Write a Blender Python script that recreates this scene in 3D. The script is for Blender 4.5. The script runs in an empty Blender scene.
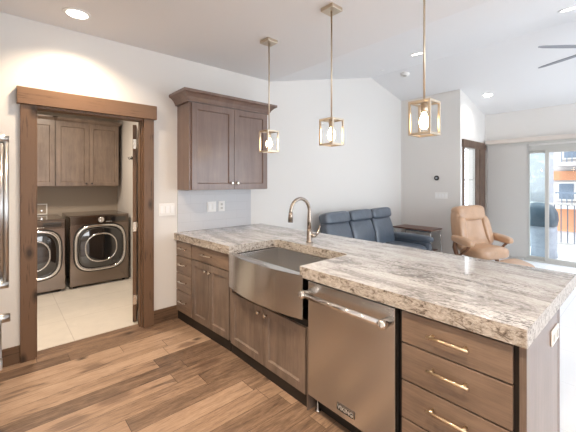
import bpy, bmesh, math, random
from mathutils import Vector, Matrix
random.seed(4)
PI = math.pi
C = bpy.context.scene.collection
S = bpy.context.scene

# ------------------------------------------------------------ camera
TH = math.atan(289/327.)
cam_d = bpy.data.cameras.new('camera'); cam = bpy.data.objects.new('camera', cam_d); C.objects.link(cam)
cam.location = (0, 0, 1.47); cam.rotation_euler = (PI/2, 0, -TH)
cam_d.sensor_width = 36; cam_d.lens = 327/576*36; cam_d.shift_y = -34.5/576
cam_d.clip_start = .02
S.camera = cam

# ------------------------------------------------------------ world and lights
w = bpy.data.worlds.new('world'); S.world = w; w.use_nodes = True
w.node_tree.nodes['Background'].inputs[0].default_value = (.86, .93, 1, 1)
w.node_tree.nodes['Background'].inputs[1].default_value = 3.6
S.view_settings.view_transform = 'Standard'; S.view_settings.look = 'None'
S.view_settings.gamma = 1; S.view_settings.exposure = 0.22; S.view_settings.use_curve_mapping = False
S.cycles.max_bounces = 10; S.cycles.diffuse_bounces = 6; S.cycles.glossy_bounces = 5
S.cycles.transparent_max_bounces = 12; S.cycles.use_denoising = True; S.cycles.sample_clamp_indirect = 4

def area(name, loc, rot, sx, sy, power, col):
    l = bpy.data.lights.new(name, 'AREA'); l.shape = 'RECTANGLE'; l.size = sx; l.size_y = sy
    l.energy = power; l.color = col
    o = bpy.data.objects.new(name, l); C.objects.link(o); o.location = loc; o.rotation_euler = rot
    return o
def spot(name, loc, power, col, size=2.6, blend=.6, r=.05, rot=(0, 0, 0)):
    l = bpy.data.lights.new(name, 'SPOT'); l.energy = power; l.color = col; l.spot_size = size; l.spot_blend = blend
    l.shadow_soft_size = r
    o = bpy.data.objects.new(name, l); C.objects.link(o); o.location = loc; o.rotation_euler = rot
    return o
WARM = (1, .77, .54); DAY = (.80, .90, 1)
# added fill lights standing in for daylight at the unseen rear wall (rotation +90 about x points a light along +Y)
area('rear_fill_light', (5.0, -3.15, 1.5), (PI/2, 0, 0), 3.4, 2.0, 48, DAY)
area('rear_fill_light', (0.6, -3.15, 1.6), (PI/2, 0, 0), 2.2, 1.5, 28, (1, .95, .90))
sun = bpy.data.lights.new('sun', 'SUN'); sun.energy = 1.6; sun.angle = .02; sun.color = (1, .96, .9)
so = bpy.data.objects.new('sun', sun); C.objects.link(so); so.rotation_euler = (0, math.radians(-48), 0)

# ------------------------------------------------------------ node helpers
def new_mat(name, base=(.8, .8, .8), rough=.5, metal=0, spec=.5, emis=None, es=0, coat=0):
    m = bpy.data.materials.new(name); m.use_nodes = True
    b = m.node_tree.nodes['Principled BSDF']
    b.inputs['Base Color'].default_value = (*base, 1); b.inputs['Roughness'].default_value = rough
    b.inputs['Metallic'].default_value = metal; b.inputs['Specular IOR Level'].default_value = spec
    b.inputs['Coat Weight'].default_value = coat
    if emis: b.inputs['Emission Color'].default_value = (*emis, 1); b.inputs['Emission Strength'].default_value = es
    return m
class NT:
    def __init__(s, m): s.t = m.node_tree; s.b = s.t.nodes['Principled BSDF']
    def n(s, typ, **kw):
        x = s.t.nodes.new(typ)
        for k, v in kw.items(): setattr(x, k, v)
        return x
    def l(s, a, b): s.t.links.new(a, b)
    def math(s, op, a, b=None):
        x = s.n('ShaderNodeMath', operation=op)
        for i, v in enumerate((a, b)):
            if v is None: continue
            if isinstance(v, (int, float)): x.inputs[i].default_value = v
            else: s.l(v, x.inputs[i])
        return x.outputs[0]
    def coord(s, scale=(1, 1, 1), obj=True, loc=(0, 0, 0)):
        tc = s.n('ShaderNodeTexCoord'); mp = s.n('ShaderNodeMapping')
        mp.inputs['Scale'].default_value = scale; mp.inputs['Location'].default_value = loc
        s.l(tc.outputs['Object'], mp.inputs['Vector']); return mp.outputs[0]
    def noise(s, vec, scale, detail=4, rough=.5, dist=0):
        x = s.n('ShaderNodeTexNoise'); s.l(vec, x.inputs['Vector'])
        x.inputs['Scale'].default_value = scale; x.inputs['Detail'].default_value = detail
        x.inputs['Roughness'].default_value = rough; x.inputs['Distortion'].default_value = dist
        return x.outputs['Fac']
    def ramp(s, fac, stops):
        x = s.n('ShaderNodeValToRGB'); e = x.color_ramp.elements
        while len(e) < len(stops): e.new(.5)
        for i, (p, c) in enumerate(stops):
            e[i].position = p; e[i].color = (*c, 1) if len(c) == 3 else c
        s.l(fac, x.inputs[0]); return x.outputs[0]
    def mix(s, fac, a, b, mode='MIX'):
        x = s.n('ShaderNodeMix', data_type='RGBA', blend_type=mode)
        for i, v in ((0, fac), (6, a), (7, b)):
            if isinstance(v, (int, float)): x.inputs[i].default_value = v
            elif isinstance(v, tuple): x.inputs[i].default_value = (*v, 1)
            else: s.l(v, x.inputs[i])
        return x.outputs[2]
    def bump(s, h, strength=.2, dist=.01):
        x = s.n('ShaderNodeBump'); x.inputs['Strength'].default_value = strength; x.inputs['Distance'].default_value = dist
        s.l(h, x.inputs['Height']); s.l(x.outputs[0], s.b.inputs['Normal'])

def paint(name, col, rough=.75):
    m = new_mat(name, col, rough, spec=.3); t = NT(m); v = t.coord()
    n = t.noise(v, 60, 4, .6); t.bump(n, .25, .004)
    big = t.noise(v, 1.3, 3)
    c = t.mix(t.math('MULTIPLY', big, .10), col, tuple(x*.82 for x in col)); t.l(c, t.b.inputs['Base Color'])
    return m
def wood(name, dark, light, axis='z', rough=.45, grain=1.0, knots=0, ringscale=1.0, spec=.4, coat=0):
    """grain runs along axis"""
    m = new_mat(name, light, rough, spec=spec); t = NT(m)
    sc = {'x': (.06, 1, 1), 'y': (1, .06, 1), 'z': (1, 1, .06)}[axis]
    v = t.coord(sc)
    fine = t.noise(v, (90 if knots else 170)*ringscale, 5, .65); broad = t.noise(v, (22 if knots else 16)*ringscale, 5, .6, 1.5 if knots else .6)
    v2 = t.coord((1, 1, 1)); blot = t.noise(v2, 5, 3)
    f = t.math('ADD', t.math('MULTIPLY', fine, .35*grain), t.math('ADD', t.math('MULTIPLY', broad, .45), t.math('MULTIPLY', blot, .30)))
    lo_, hi_ = (.46, .60) if knots else (.36, .66)
    c = t.ramp(f, [(lo_, dark), (hi_, light)])
    if knots:
        v3 = t.coord({'x': (.5, 0, 1), 'y': (1, .5, 0), 'z': (1, 0, .5)}[axis], loc=(.37, 0, .21))
        sw = t.n('ShaderNodeSeparateXYZ'); t.l(v3, sw.inputs[0]); cw = t.n('ShaderNodeCombineXYZ'); t.l(sw.outputs[0], cw.inputs[0]); t.l(sw.outputs[2] if axis != 'y' else sw.outputs[1], cw.inputs[1]); v3 = cw.outputs[0]
        vo = t.n('ShaderNodeTexVoronoi', voronoi_dimensions='2D'); t.l(v3, vo.inputs['Vector']); vo.inputs['Scale'].default_value = knots
        k = t.ramp(t.math('ADD', vo.outputs['Distance'], t.math('MULTIPLY', blot, .12)), [(.10, (1, 1, 1)), (.24, (0, 0, 0))])
        ks = t.n('ShaderNodeSeparateColor'); t.l(vo.outputs['Color'], ks.inputs[0]); k = t.math('MULTIPLY', k, t.math('GREATER_THAN', ks.outputs[0], .55))
        c = t.mix(t.math('MULTIPLY', k, .8), c, tuple(x*.35 for x in dark))
    t.l(c, t.b.inputs['Base Color']); t.bump(fine, .12, .002)
    t.b.inputs['Coat Weight'].default_value = coat; t.b.inputs['Coat Roughness'].default_value = .22
    return m
def brushed(name, col, rough=.28, axis='y', aro=0.0):
    m = new_mat(name, col, rough, 1); t = NT(m)
    sc = {'x': (.02, 1, 1), 'y': (1, .02, 1), 'z': (1, 1, .02)}[axis]
    n = t.noise(t.coord(sc), 120, 4, .7)
    c = t.mix(t.math('MULTIPLY', n, .25), col, tuple(x*.8 for x in col)); t.l(c, t.b.inputs['Base Color'])
    tg = t.n('ShaderNodeTangent', direction_type='RADIAL', axis='Z'); t.l(tg.outputs[0], t.b.inputs['Tangent'])
    t.b.inputs['Anisotropic'].default_value = .8; t.b.inputs['Anisotropic Rotation'].default_value = aro
    return m

M = {}
M['wall'] = paint('wall_paint', (.73, .71, .685))
M['wall_grey'] = paint('wall_paint_grey', (.62, .61, .61))
M['ceil'] = paint('ceiling_paint', (.78, .78, .79))
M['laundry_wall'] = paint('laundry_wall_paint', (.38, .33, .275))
M['cab'] = wood('cabinet_wood', (.105, .076, .059), (.245, .186, .149), 'z', .42, coat=.25)
M['cab_h'] = wood('cabinet_wood_flat', (.125, .086, .064), (.275, .197, .146), 'y', .42, coat=.25)
M['cab_up'] = wood('cabinet_wood_upper', (.135, .084, .065), (.225, .148, .117), 'z', .34, .6, coat=.5)
M['alder'] = wood('rustic_alder', (.030, .017, .010), (.165, .094, .054), 'z', .5, 1.6, 5.0)
M['alder_x'] = wood('rustic_alder_beam', (.045, .024, .013), (.195, .110, .062), 'x', .5, 1.6, 5.0)
M['basewood'] = wood('baseboard_wood', (.025, .014, .008), (.13, .075, .043), 'x', .5, 1.4, 3.0)
M['darkwood'] = wood('dark_stained_wood', (.05, .03, .02), (.17, .11, .08), 'z', .5)
M['tabletop'] = wood('walnut_table', (.06, .025, .015), (.20, .09, .06), 'y', .3)
M['chairwood'] = wood('chair_wood', (.10, .04, .02), (.25, .12, .06), 'z', .35)
M['steel'] = brushed('brushed_steel', (.62, .61, .60), .27, 'y', .25)
M['steel_v'] = brushed('brushed_steel_door', (.64, .63, .62), .27, 'y', .25)
M['chrome'] = new_mat('polished_steel', (.78, .77, .76), .12, 1)
M['bar'] = new_mat('satin_handle_steel', (.55, .54, .53), .30, 1)
M['nickel'] = new_mat('brushed_nickel', (.72, .66, .58), .25, 1)
M['faucet'] = new_mat('faucet_nickel', (.40, .34, .29), .26, 1)
M['brass'] = new_mat('champagne_brass', (.80, .66, .46), .28, 1)
M['lampmetal'] = new_mat('antique_brass', (.64, .54, .42), .33, 1)
M['black'] = new_mat('black_plastic', (.012, .012, .012), .5)
M['toe_gap'] = new_mat('black_toe_kick_gap_shade', (.018, .013, .010), .6)  # toe kicks, and carcasses where the shade between fronts is painted black
M['gap'] = new_mat('cabinet_shadow_edge', (.05, .033, .024), .7)
M['white'] = new_mat('white_plastic', (.82, .81, .79), .35)
M['whitemetal'] = new_mat('grey_white_aluminium', (.50, .49, .46), .4)
M['trimwhite'] = new_mat('lamp_trim_white', (.85, .85, .85), .5)
M['appliance'] = new_mat('graphite_steel', (.25, .205, .175), .14, 1)
M['glassdark'] = new_mat('dark_door_glass', (.012, .012, .013), .06, 0, .8, coat=1)
M['panelblack'] = new_mat('glossy_control_panel', (.16, .13, .11), .12, .9)
M['fanmetal'] = new_mat('grey_fan_blade', (.26, .27, .30), .45)
M['ledtext'] = new_mat('badge_letters', (.8, .8, .8), .3, .6)

def leather(name, col, rough, coat=.15):
    m = new_mat(name, col, rough, spec=.6, coat=coat); t = NT(m); v = t.coord()
    n = t.noise(v, 9, 3, .5); c = t.mix(n, tuple(x*.8 for x in col), tuple(min(1, x*1.2) for x in col)); t.l(c, t.b.inputs['Base Color'])
    t.bump(t.noise(v, 7, 6, .6, .4), .35, .03)
    m.node_tree.nodes['Principled BSDF'].inputs['Coat Roughness'].default_value = .3
    return m
M['blueleather'] = leather('slate_blue_leather', (.085, .108, .142), .30, .3)
M['tanleather'] = leather('tan_leather', (.47, .285, .170), .34, .35)

def granite():
    m = new_mat('granite', (.6, .55, .5), .10, spec=.6); t = NT(m); f = t.coord()
    base = t.noise(t.coord((1, .28, 1)), 6, 9, .76, 1.2)
    c = t.ramp(base, [(.34, (.14, .13, .13)), (.44, (.33, .315, .31)), (.52, (.50, .485, .48)), (.62, (.63, .63, .64)), (.74, (.40, .40, .415))])
    # fine dark grains gathered into streaks that run along the slab
    st = t.ramp(t.noise(t.coord((1, .16, 1), loc=(.3, 0, 0)), 13, 9, .80, 1.8), [(.48, (0, 0, 0)), (.57, (1, 1, 1))])
    zone = t.ramp(t.noise(t.coord((1, .22, 1), loc=(2.1, 0, 0)), 3.2, 3), [(.40, (0, 0, 0)), (.55, (1, 1, 1))])
    gr = t.ramp(t.noise(t.coord((1, .6, 1)), 90, 2, .6), [(.43, (0, 0, 0)), (.54, (1, 1, 1))])
    k = t.mix(1.0, t.mix(1.0, st, zone, 'MULTIPLY'), gr, 'MULTIPLY')
    c = t.mix(t.math('MULTIPLY', k, .9), c, (.045, .038, .036))
    fleck = t.ramp(t.noise(t.coord((1, .5, 1), loc=(5, 0, 0)), 150, 2, .6), [(.30, (1, 1, 1)), (.40, (0, 0, 0))])
    c = t.mix(t.math('MULTIPLY', fleck, .7), c, (.15, .12, .10))
    wf = t.ramp(t.noise(t.coord((1, .5, 1), loc=(9, 0, 0)), 70, 4, .6), [(.55, (0, 0, 0)), (.66, (1, 1, 1))])
    c = t.mix(t.math('MULTIPLY', wf, .5), c, (.80, .79, .78))
    t.l(c, t.b.inputs['Base Color'])
    return m
M['granite'] = granite()
def granite_edge():
    m = new_mat('granite_chiselled_edge', (.6, .55, .5), .35, spec=.5); t = NT(m); f = t.coord()
    n = t.noise(t.coord((1, .5, 1)), 38, 8, .74, 1.2)
    c = t.ramp(n, [(.33, (.03, .025, .022)), (.41, (.20, .165, .135)), (.48, (.44, .40, .36)), (.66, (.66, .63, .60))])
    t.l(c, t.b.inputs['Base Color']); t.bump(t.noise(f, 60, 4, .6), .8, .01)
    return m
M['granite_edge'] = granite_edge()

def planks():
    m = new_mat('hickory_planks', (.4, .25, .15), .38, spec=.45); t = NT(m)
    tc = t.n('ShaderNodeTexCoord'); sp = t.n('ShaderNodeSeparateXYZ'); t.l(tc.outputs['Object'], sp.inputs[0])
    x, y = sp.outputs[0], sp.outputs[1]
    W_, L_ = .145, 1.15
    yy = t.math('DIVIDE', y, W_); row = t.math('FLOOR', yy); fy = t.math('FRACT', yy)
    wn = t.n('ShaderNodeTexWhiteNoise', noise_dimensions='1D'); t.l(row, wn.inputs['W'])
    xx = t.math('ADD', t.math('DIVIDE', x, L_), t.math('MULTIPLY', wn.outputs['Value'], 7.3))
    col = t.math('FLOOR', xx); fx = t.math('FRACT', xx)
    cb = t.n('ShaderNodeCombineXYZ'); t.l(row, cb.inputs[0]); t.l(col, cb.inputs[1])
    w2 = t.n('ShaderNodeTexWhiteNoise', noise_dimensions='3D'); t.l(cb.outputs[0], w2.inputs['Vector'])
    rnd = w2.outputs['Value']
    gv = t.n('ShaderNodeCombineXYZ'); t.l(t.math('ADD', t.math('MULTIPLY', x, .12), t.math('MULTIPLY', rnd, 31.)), gv.inputs[0]); t.l(y, gv.inputs[1]); t.l(t.math('MULTIPLY', rnd, 9.), gv.inputs[2])
    g = gv.outputs[0]
    fine = t.noise(g, 120, 6, .7); broad = t.noise(g, 18, 5, .6, 1.2)
    mineral = t.noise(g, 9, 5, .65, 1.4)
    f = t.math('ADD', t.math('ADD', t.math('MULTIPLY', rnd, .42), t.math('MULTIPLY', broad, .50)), t.math('MULTIPLY', fine, .60))
    c = t.ramp(f, [(.48, (.10, .062, .042)), (.62, (.205, .134, .090)), (.80, (.345, .232, .158)), (1.0, (.47, .335, .24))])
    ms = t.ramp(mineral, [(.56, (0, 0, 0)), (.68, (1, 1, 1))])
    c = t.mix(t.math('MULTIPLY', ms, .72), c, (.085, .052, .038))
    # knots
    kv = t.n('ShaderNodeCombineXYZ'); t.l(t.math('MULTIPLY', x, .6), kv.inputs[0]); t.l(y, kv.inputs[1])
    vo = t.n('ShaderNodeTexVoronoi', voronoi_dimensions='2D'); t.l(kv.outputs[0], vo.inputs['Vector']); vo.inputs['Scale'].default_value = 3.2
    kn = t.ramp(t.math('ADD', vo.outputs['Distance'], t.math('MULTIPLY', fine, .10)), [(.075, (1, 1, 1)), (.16, (0, 0, 0))])
    ks = t.n('ShaderNodeSeparateColor'); t.l(vo.outputs['Color'], ks.inputs[0]); pick = t.math('GREATER_THAN', ks.outputs[0], .62); pick2 = t.math('GREATER_THAN', ks.outputs[1], .45)
    kn = t.math('MULTIPLY', kn, pick)
    halo = t.ramp(t.math('ADD', vo.outputs['Distance'], t.math('MULTIPLY', broad, .45)), [(.34, (1, 1, 1)), (.46, (0, 0, 0))])
    c = t.mix(t.math('MULTIPLY', t.math('MULTIPLY', halo, pick2), .6), c, (.11, .065, .045))
    c = t.mix(t.math('MULTIPLY', kn, .85), c, (.03, .018, .012))
    e1 = t.math('LESS_THAN', fy, .022); e2 = t.math('LESS_THAN', fx, .0032); e = t.math('MAXIMUM', e1, e2)
    c = t.mix(t.math('MULTIPLY', e, .75), c, (.035, .02, .012))
    t.l(c, t.b.inputs['Base Color'])
    r = t.math('ADD', .30, t.math('MULTIPLY', broad, .2)); t.l(r, t.b.inputs['Roughness'])
    t.bump(t.math('SUBTRACT', fine, e), .15, .003)
    return m
M['planks'] = planks()
def tile(name, col, grout, wx, wy, gw=.004, rough=.35, plane='xy', off=(0, 0), var=.12, stagger=0):
    m = new_mat(name, col, rough); t = NT(m)
    tc = t.n('ShaderNodeTexCoord'); sp = t.n('ShaderNodeSeparateXYZ'); t.l(tc.outputs['Object'], sp.inputs[0])
    a = sp.outputs['XYZ'.index(plane[0].upper())]; b = sp.outputs['XYZ'.index(plane[1].upper())]
    yy = t.math('DIVIDE', t.math('SUBTRACT', b, off[1]), wy); row = t.math('FLOOR', yy)
    xx = t.math('ADD', t.math('DIVIDE', t.math('SUBTRACT', a, off[0]), wx), t.math('MULTIPLY', t.math('MODULO', row, 2.), stagger))
    e = t.math('MAXIMUM', t.math('LESS_THAN', t.math('FRACT', xx), gw/wx), t.math('LESS_THAN', t.math('FRACT', yy), gw/wy))
    n = t.noise(t.coord(), 5, 6, .6, .8)
    c = t.mix(t.math('MULTIPLY', n, var*4), tuple(x*(1+var*.5) for x in col), tuple(x*(1-var) for x in col))
    c = t.mix(e, c, grout); t.l(c, t.b.inputs['Base Color'])
    t.bump(t.math('SUBTRACT', 1., e), .3, .002)
    return m
M['laundry_tile'] = tile('cream_tile', (.66, .63, .58), (.50, .47, .43), .90, .60, .006, .4, 'xy', (.52, 3.57), .20)
M['living_floor'] = tile('pale_tile', (.80, .82, .85), (.66, .68, .71), .6, .6, .004, .35, 'xy', (.1, .1), .06)
M['backsplash'] = tile('backsplash_tile', (.50, .50, .52), (.43, .43, .45), .30, .10, .003, .25, 'xz', (1.44, .92), .06, .5)
M['deck'] = new_mat('pale_concrete', (.8, .8, .8), .8)
M['stone'] = tile('ledge_stone', (.62, .62, .64), (.30, .31, .34), .28, .11, .014, .8, 'yz', (0, 0), .5, .37)
M['stucco_orange'] = paint('orange_stucco', (.42, .20, .11))
M['stucco_white'] = paint('pale_stucco', (.36, .34, .33))
M['bluegrey'] = new_mat('blue_grey_rail', (.10, .13, .17), .6)
M['cover'] = leather('dark_blue_cover', (.035, .06, .085), .42)
M['cover_grey'] = leather('grey_cover_skirt', (.30, .32, .37), .6)
M['blind'] = new_mat('woven_panel_fabric', (.50, .485, .465), .9)
M['valance'] = new_mat('beige_valance', (.60, .54, .49), .7)
M['led'] = new_mat('lamp_lens', (1, 1, 1), .5, emis=(1, .93, .82), es=9)
M['bulb'] = new_mat('bulb_glow', (1, .9, .7), .4, emis=(1, .70, .38), es=16)
M['foliage'] = new_mat('snow_ground', (.8, .82, .85), .9)
def glass(name, tint=(1, 1, 1)):
    m = bpy.data.materials.new(name); m.use_nodes = True; nt = m.node_tree; nt.nodes.clear()
    o = nt.nodes.new('ShaderNodeOutputMaterial'); tr = nt.nodes.new('ShaderNodeBsdfTransparent'); gl = nt.nodes.new('ShaderNodeBsdfGlossy')
    fr = nt.nodes.new('ShaderNodeFresnel'); mx = nt.nodes.new('ShaderNodeMixShader')
    tr.inputs[0].default_value = (*tint, 1); gl.inputs['Roughness'].default_value = .02; fr.inputs[0].default_value = 1.45
    gm = nt.nodes.new('ShaderNodeNewGeometry'); mu = nt.nodes.new('ShaderNodeMath'); mu.operation = 'SUBTRACT'; mu.use_clamp = True
    nt.links.new(fr.outputs[0], mu.inputs[0]); nt.links.new(gm.outputs['Backfacing'], mu.inputs[1]); nt.links.new(mu.outputs[0], mx.inputs[0]); nt.links.new(tr.outputs[0], mx.inputs[1]); nt.links.new(gl.outputs[0], mx.inputs[2]); nt.links.new(mx.outputs[0], o.inputs[0])
    return m
M['glass'] = glass('window_glass'); M['tealglass'] = glass('tinted_glass', (.92, .98, .99))

# ------------------------------------------------------------ mesh builder
class B:
    def __init__(s): s.bm = bmesh.new()
    def box(s, x0, x1, y0, y1, z0, z1, rot=None):
        vs = [s.bm.verts.new((x, y, z)) for x in (x0, x1) for y in (y0, y1) for z in (z0, z1)]
        for f in ((0,1,3,2), (4,6,7,5), (0,4,5,1), (2,3,7,6), (0,2,6,4), (1,5,7,3)):
            s.bm.faces.new([vs[i] for i in f])
        if rot:
            c, ang, ax = rot; bmesh.ops.rotate(s.bm, cent=c, matrix=Matrix.Rotation(ang, 3, ax), verts=vs)
        return s
    def ring(s, pts):
        return [s.bm.verts.new(p) for p in pts]
    def bridge(s, a, b, smooth=True):
        n = len(a)
        for i in range(n):
            f = s.bm.faces.new((a[i], a[(i+1) % n], b[(i+1) % n], b[i])); f.smooth = smooth
    def loft(s, rings, cap=True, smooth=True, closed=False):
        rs = [s.ring(r) for r in rings]
        for a, b in zip(rs, rs[1:]): s.bridge(a, b, smooth)
        if closed: s.bridge(rs[-1], rs[0], smooth)
        elif cap:
            s.bm.faces.new(list(reversed(rs[0]))); s.bm.faces.new(rs[-1])
        return s
    def tube(s, pts, r, n=12, closed=False, cap=True):
        pts = [Vector(p) for p in pts]; rs = r if isinstance(r, (list, tuple)) else [r]*len(pts)
        rings = []; prev = None
        N = len(pts)
        for i, p in enumerate(pts):
            if closed: d = pts[(i+1) % N]-pts[i-1]
            else: d = pts[min(i+1, N-1)]-pts[max(i-1, 0)]
            d.normalize()
            if prev is None:
                u = d.orthogonal().normalized()
            else:
                u = prev - d*prev.dot(d)
                u = u.normalized() if u.length > 1e-6 else d.orthogonal().normalized()
            prev = u; v = d.cross(u)
            rings.append([p + (u*math.cos(2*PI*k/n)+v*math.sin(2*PI*k/n))*rs[i] for k in range(n)])
        return s.loft(rings, cap, True, closed)
    def cyl(s, a, b, r, n=20): return s.tube([a, b], r, n)
    def lathe(s, prof, c=(0, 0, 0), n=28, axis='z', cap=True):
        rings = []
        for r, h in prof:
            ring = []
            for k in range(n):
                a = 2*PI*k/n; u, v = r*math.cos(a), r*math.sin(a)
                p = {'z': (u, v, h), 'x': (h, u, v), 'y': (v, h, u)}[axis]
                ring.append((p[0]+c[0], p[1]+c[1], p[2]+c[2]))
            rings.append(ring)
        return s.loft(rings, cap)
    def prism(s, outline, lo, hi, axis='z', smooth=False):
        def P(u, v, h): return {'z': (u, v, h), 'y': (u, h, v), 'x': (h, u, v)}[axis]
        a = s.ring([P(u, v, lo) for u, v in outline]); b = s.ring([P(u, v, hi) for u, v in outline])
        s.bridge(a, b, smooth); s.bm.faces.new(list(reversed(a))); s.bm.faces.new(b)
        return s
    def cushion(s, c, size, e=3.2, n=28, m=16, fn=None, rot=None):
        """superellipsoid"""
        def q(v, p): return math.copysign(abs(v)**p, v)
        p = 2/e; rows = []; allv = []
        for j in range(1, m):
            t = -PI/2+PI*j/m; row = []
            for k in range(n):
                a = 2*PI*k/n
                x = q(math.cos(t), p)*q(math.cos(a), p); y = q(math.cos(t), p)*q(math.sin(a), p); z = q(math.sin(t), p)
                v = Vector((x*size[0]/2, y*size[1]/2, z*size[2]/2))
                if fn: v = fn(v)
                if rot is not None: v = rot @ v
                row.append(v+Vector(c))
            rows.append(row)
        rs = [s.ring(r) for r in rows]
        for a, b in zip(rs, rs[1:]): s.bridge(a, b)
        for r, z in ((rs[0], -1), (rs[-1], 1)):
            v = Vector((0, 0, z*size[2]/2))
            if fn: v = fn(v)
            if rot is not None: v = rot @ v
            vv = s.bm.verts.new(v+Vector(c))
            for i in range(n):
                f = s.bm.faces.new((r[i], r[(i+1) % n], vv)); f.smooth = True
        return s
    def build(s, name, mat, parent=None, bevel=0, seg=2, smooth=False):
        bm = s.bm
        off = Vector((0, 0, 0)); p = parent
        while p is not None: off += p.location; p = p.parent
        if off.length > 0: bmesh.ops.translate(bm, vec=-off, verts=bm.verts)
        bmesh.ops.recalc_face_normals(bm, faces=bm.faces)
        me = bpy.data.meshes.new(name); bm.to_mesh(me); bm.free()
        mats = mat if isinstance(mat, (list, tuple)) else [mat]
        for mm in mats: me.materials.append(mm)
        if smooth:
            for f in me.polygons: f.use_smooth = True
        o = bpy.data.objects.new(name, me); C.objects.link(o)
        if parent is not None: o.parent = parent
        if bevel:
            md = o.modifiers.new('bevel', 'BEVEL'); md.width = bevel; md.segments = seg; md.limit_method = 'ANGLE'; md.angle_limit = .7
            md.harden_normals = False
        return o
def thing(name, label, cat, loc=(0, 0, 0), group=None):
    o = bpy.data.objects.new(name, None); C.objects.link(o); o.location = loc; o.empty_display_size = .1
    o['label'] = label; o['category'] = cat
    if group: o['group'] = group
    return o
def tag(o, label, cat, group=None):
    o['label'] = label; o['category'] = cat
    if group: o['group'] = group
    return o
def rebase(o, loc):
    """move a single-mesh thing's origin without moving it"""
    d = Vector(loc); o.data.transform(Matrix.Translation(-d)); o.location = d; return o
def struct(o): o['kind'] = 'structure'; return o
def copy_tree(o, parent=None):
    c = o.copy(); C.objects.link(c)
    if parent is not None: c.parent = parent
    for ch in o.children: copy_tree(ch, c)
    return c

# ------------------------------------------------------------ structure
W1 = 3.44; WB = 3.56; XL = -.85; XF = 7.35; X3 = 6.10; Y4 = 2.31; YS = -3.2; HC = 2.81; XS = 2.73; XR = 5.05; HR = 3.35
SL = (HR-HC)/(XR-XS); SR = .237
def ceil_z(x):
    if x <= XS: return HC
    if x <= XR: return HC+(x-XS)*SL
    return HR-(x-XR)*SR
struct(B().box(XL-.1, 2.14, YS-.1, W1+.12, -.08, 0).build('floor', M['planks']))
struct(B().box(2.14, XF+.12, YS-.1, W1+.06, -.08, 0).build('floor', M['living_floor']))
struct(B().box(-1.1, 1.62, W1+.12, 6.16, -.08, 0).build('floor', M['laundry_tile']))
# door wall with gable top and doorway
DX0, DX1, DH = .222, 1.095, 2.10
b = B()
b.prism([(XL-.12, 0), (DX0, 0), (DX0, DH), (XL-.12, DH)], W1, WB, 'y')
b.prism([(DX1, 0), (X3+.1, 0), (X3+.1, DH), (DX1, DH)], W1, WB, 'y')
b.prism([(XL-.12, DH), (X3+.1, DH), (X3+.1, ceil_z(X3+.1)+.02), (XR, HR+.02), (XS, HC+.02), (XL-.12, HC+.02)], W1, WB, 'y')
struct(b.build('wall_back', M['wall']))
struct(B().prism([(XL-.12, -.0), (XL, 0), (XL, HC+.02), (XL-.12, HC+.02)], YS, W1, 'y').build('wall_left', M['wall']))
struct(B().box(X3, X3+.06, Y4, W1, 0, ceil_z(X3+.06)+.01).build('wall_right', M['wall']))
# return wall with the tall window  (plane y = Y4)
WX0, WX1, WZ0, WZ1 = 6.25, 6.80, .62, 2.09
b = B()
b.prism([(X3+.06, 0), (WX0, 0), (WX0, ceil_z(WX0)+.02), (X3+.06, ceil_z(X3)+.02)], Y4, Y4+.12, 'y')
b.prism([(WX1, 0), (XF+.12, 0), (XF+.12, ceil_z(XF+.12)+.02), (WX1, ceil_z(WX1)+.02)], Y4, Y4+.12, 'y')
b.box(WX0, WX1, Y4, Y4+.12, 0, WZ0)
b.prism([(WX0, WZ1), (WX1, WZ1), (WX1, ceil_z(WX1)+.02), (WX0, ceil_z(WX0)+.02)], Y4, Y4+.12, 'y')
struct(b.build('wall_return', M['wall']))
# far wall with sliding door opening
SY0, SY1, SZ1 = -.55, 1.66, 2.13
b = B(); zt = ceil_z(XF)+.01
b.box(XF, XF+.12, SY1, Y4, 0, zt); b.box(XF, XF+.12, YS, SY0, 0, zt); b.box(XF, XF+.12, SY0, SY1, SZ1, zt)
struct(b.build('wall_far', M['wall']))
# wall behind the camera, with two window openings
b = B()
for x0, x1, z0, z1 in ((XL-.12, -.55, 0, HC+.5), (1.75, 3.25, 0, HC+.5), (6.75, XF+.12, 0, HC+.5)): b.box(x0, x1, YS-.12, YS, z0, z1)
for x0, x1, za, zb in ((-.55, 1.75, .8, 2.4), (3.25, 6.75, .45, 2.55)):
    b.box(x0, x1, YS-.12, YS, 0, za); b.box(x0, x1, YS-.12, YS, zb, HC+.5)
struct(b.build('wall_front', M['wall']))
# ceilings
struct(B().box(XL-.12, XS, YS-.12, WB, HC, HC+.1).build('ceiling', M['ceil']))
b = B()
b.prism([(XS, HC), (XR, HR), (XR, HR+.1), (XS, HC+.1)], YS-.12, WB, 'y')
b.prism([(XR, HR), (XF+.12, ceil_z(XF+.12)), (XF+.12, ceil_z(XF+.12)+.1), (XR, HR+.1)], YS-.12, WB, 'y')
struct(b.build('ceiling', M['ceil']))
# laundry room shell
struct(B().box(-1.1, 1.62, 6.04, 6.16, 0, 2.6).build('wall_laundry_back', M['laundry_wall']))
struct(B().box(1.50, 1.62, WB, 6.04, 0, 2.6).build('wall_laundry_right', M['wall']))
struct(B().box(-1.1, -.98, WB, 6.04, 0, 2.6).build('wall_laundry_left', M['wall']))
struct(B().box(-1.1, 1.62, WB, 6.16, 2.6, 2.7).build('ceiling', M['ceil']))
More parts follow.
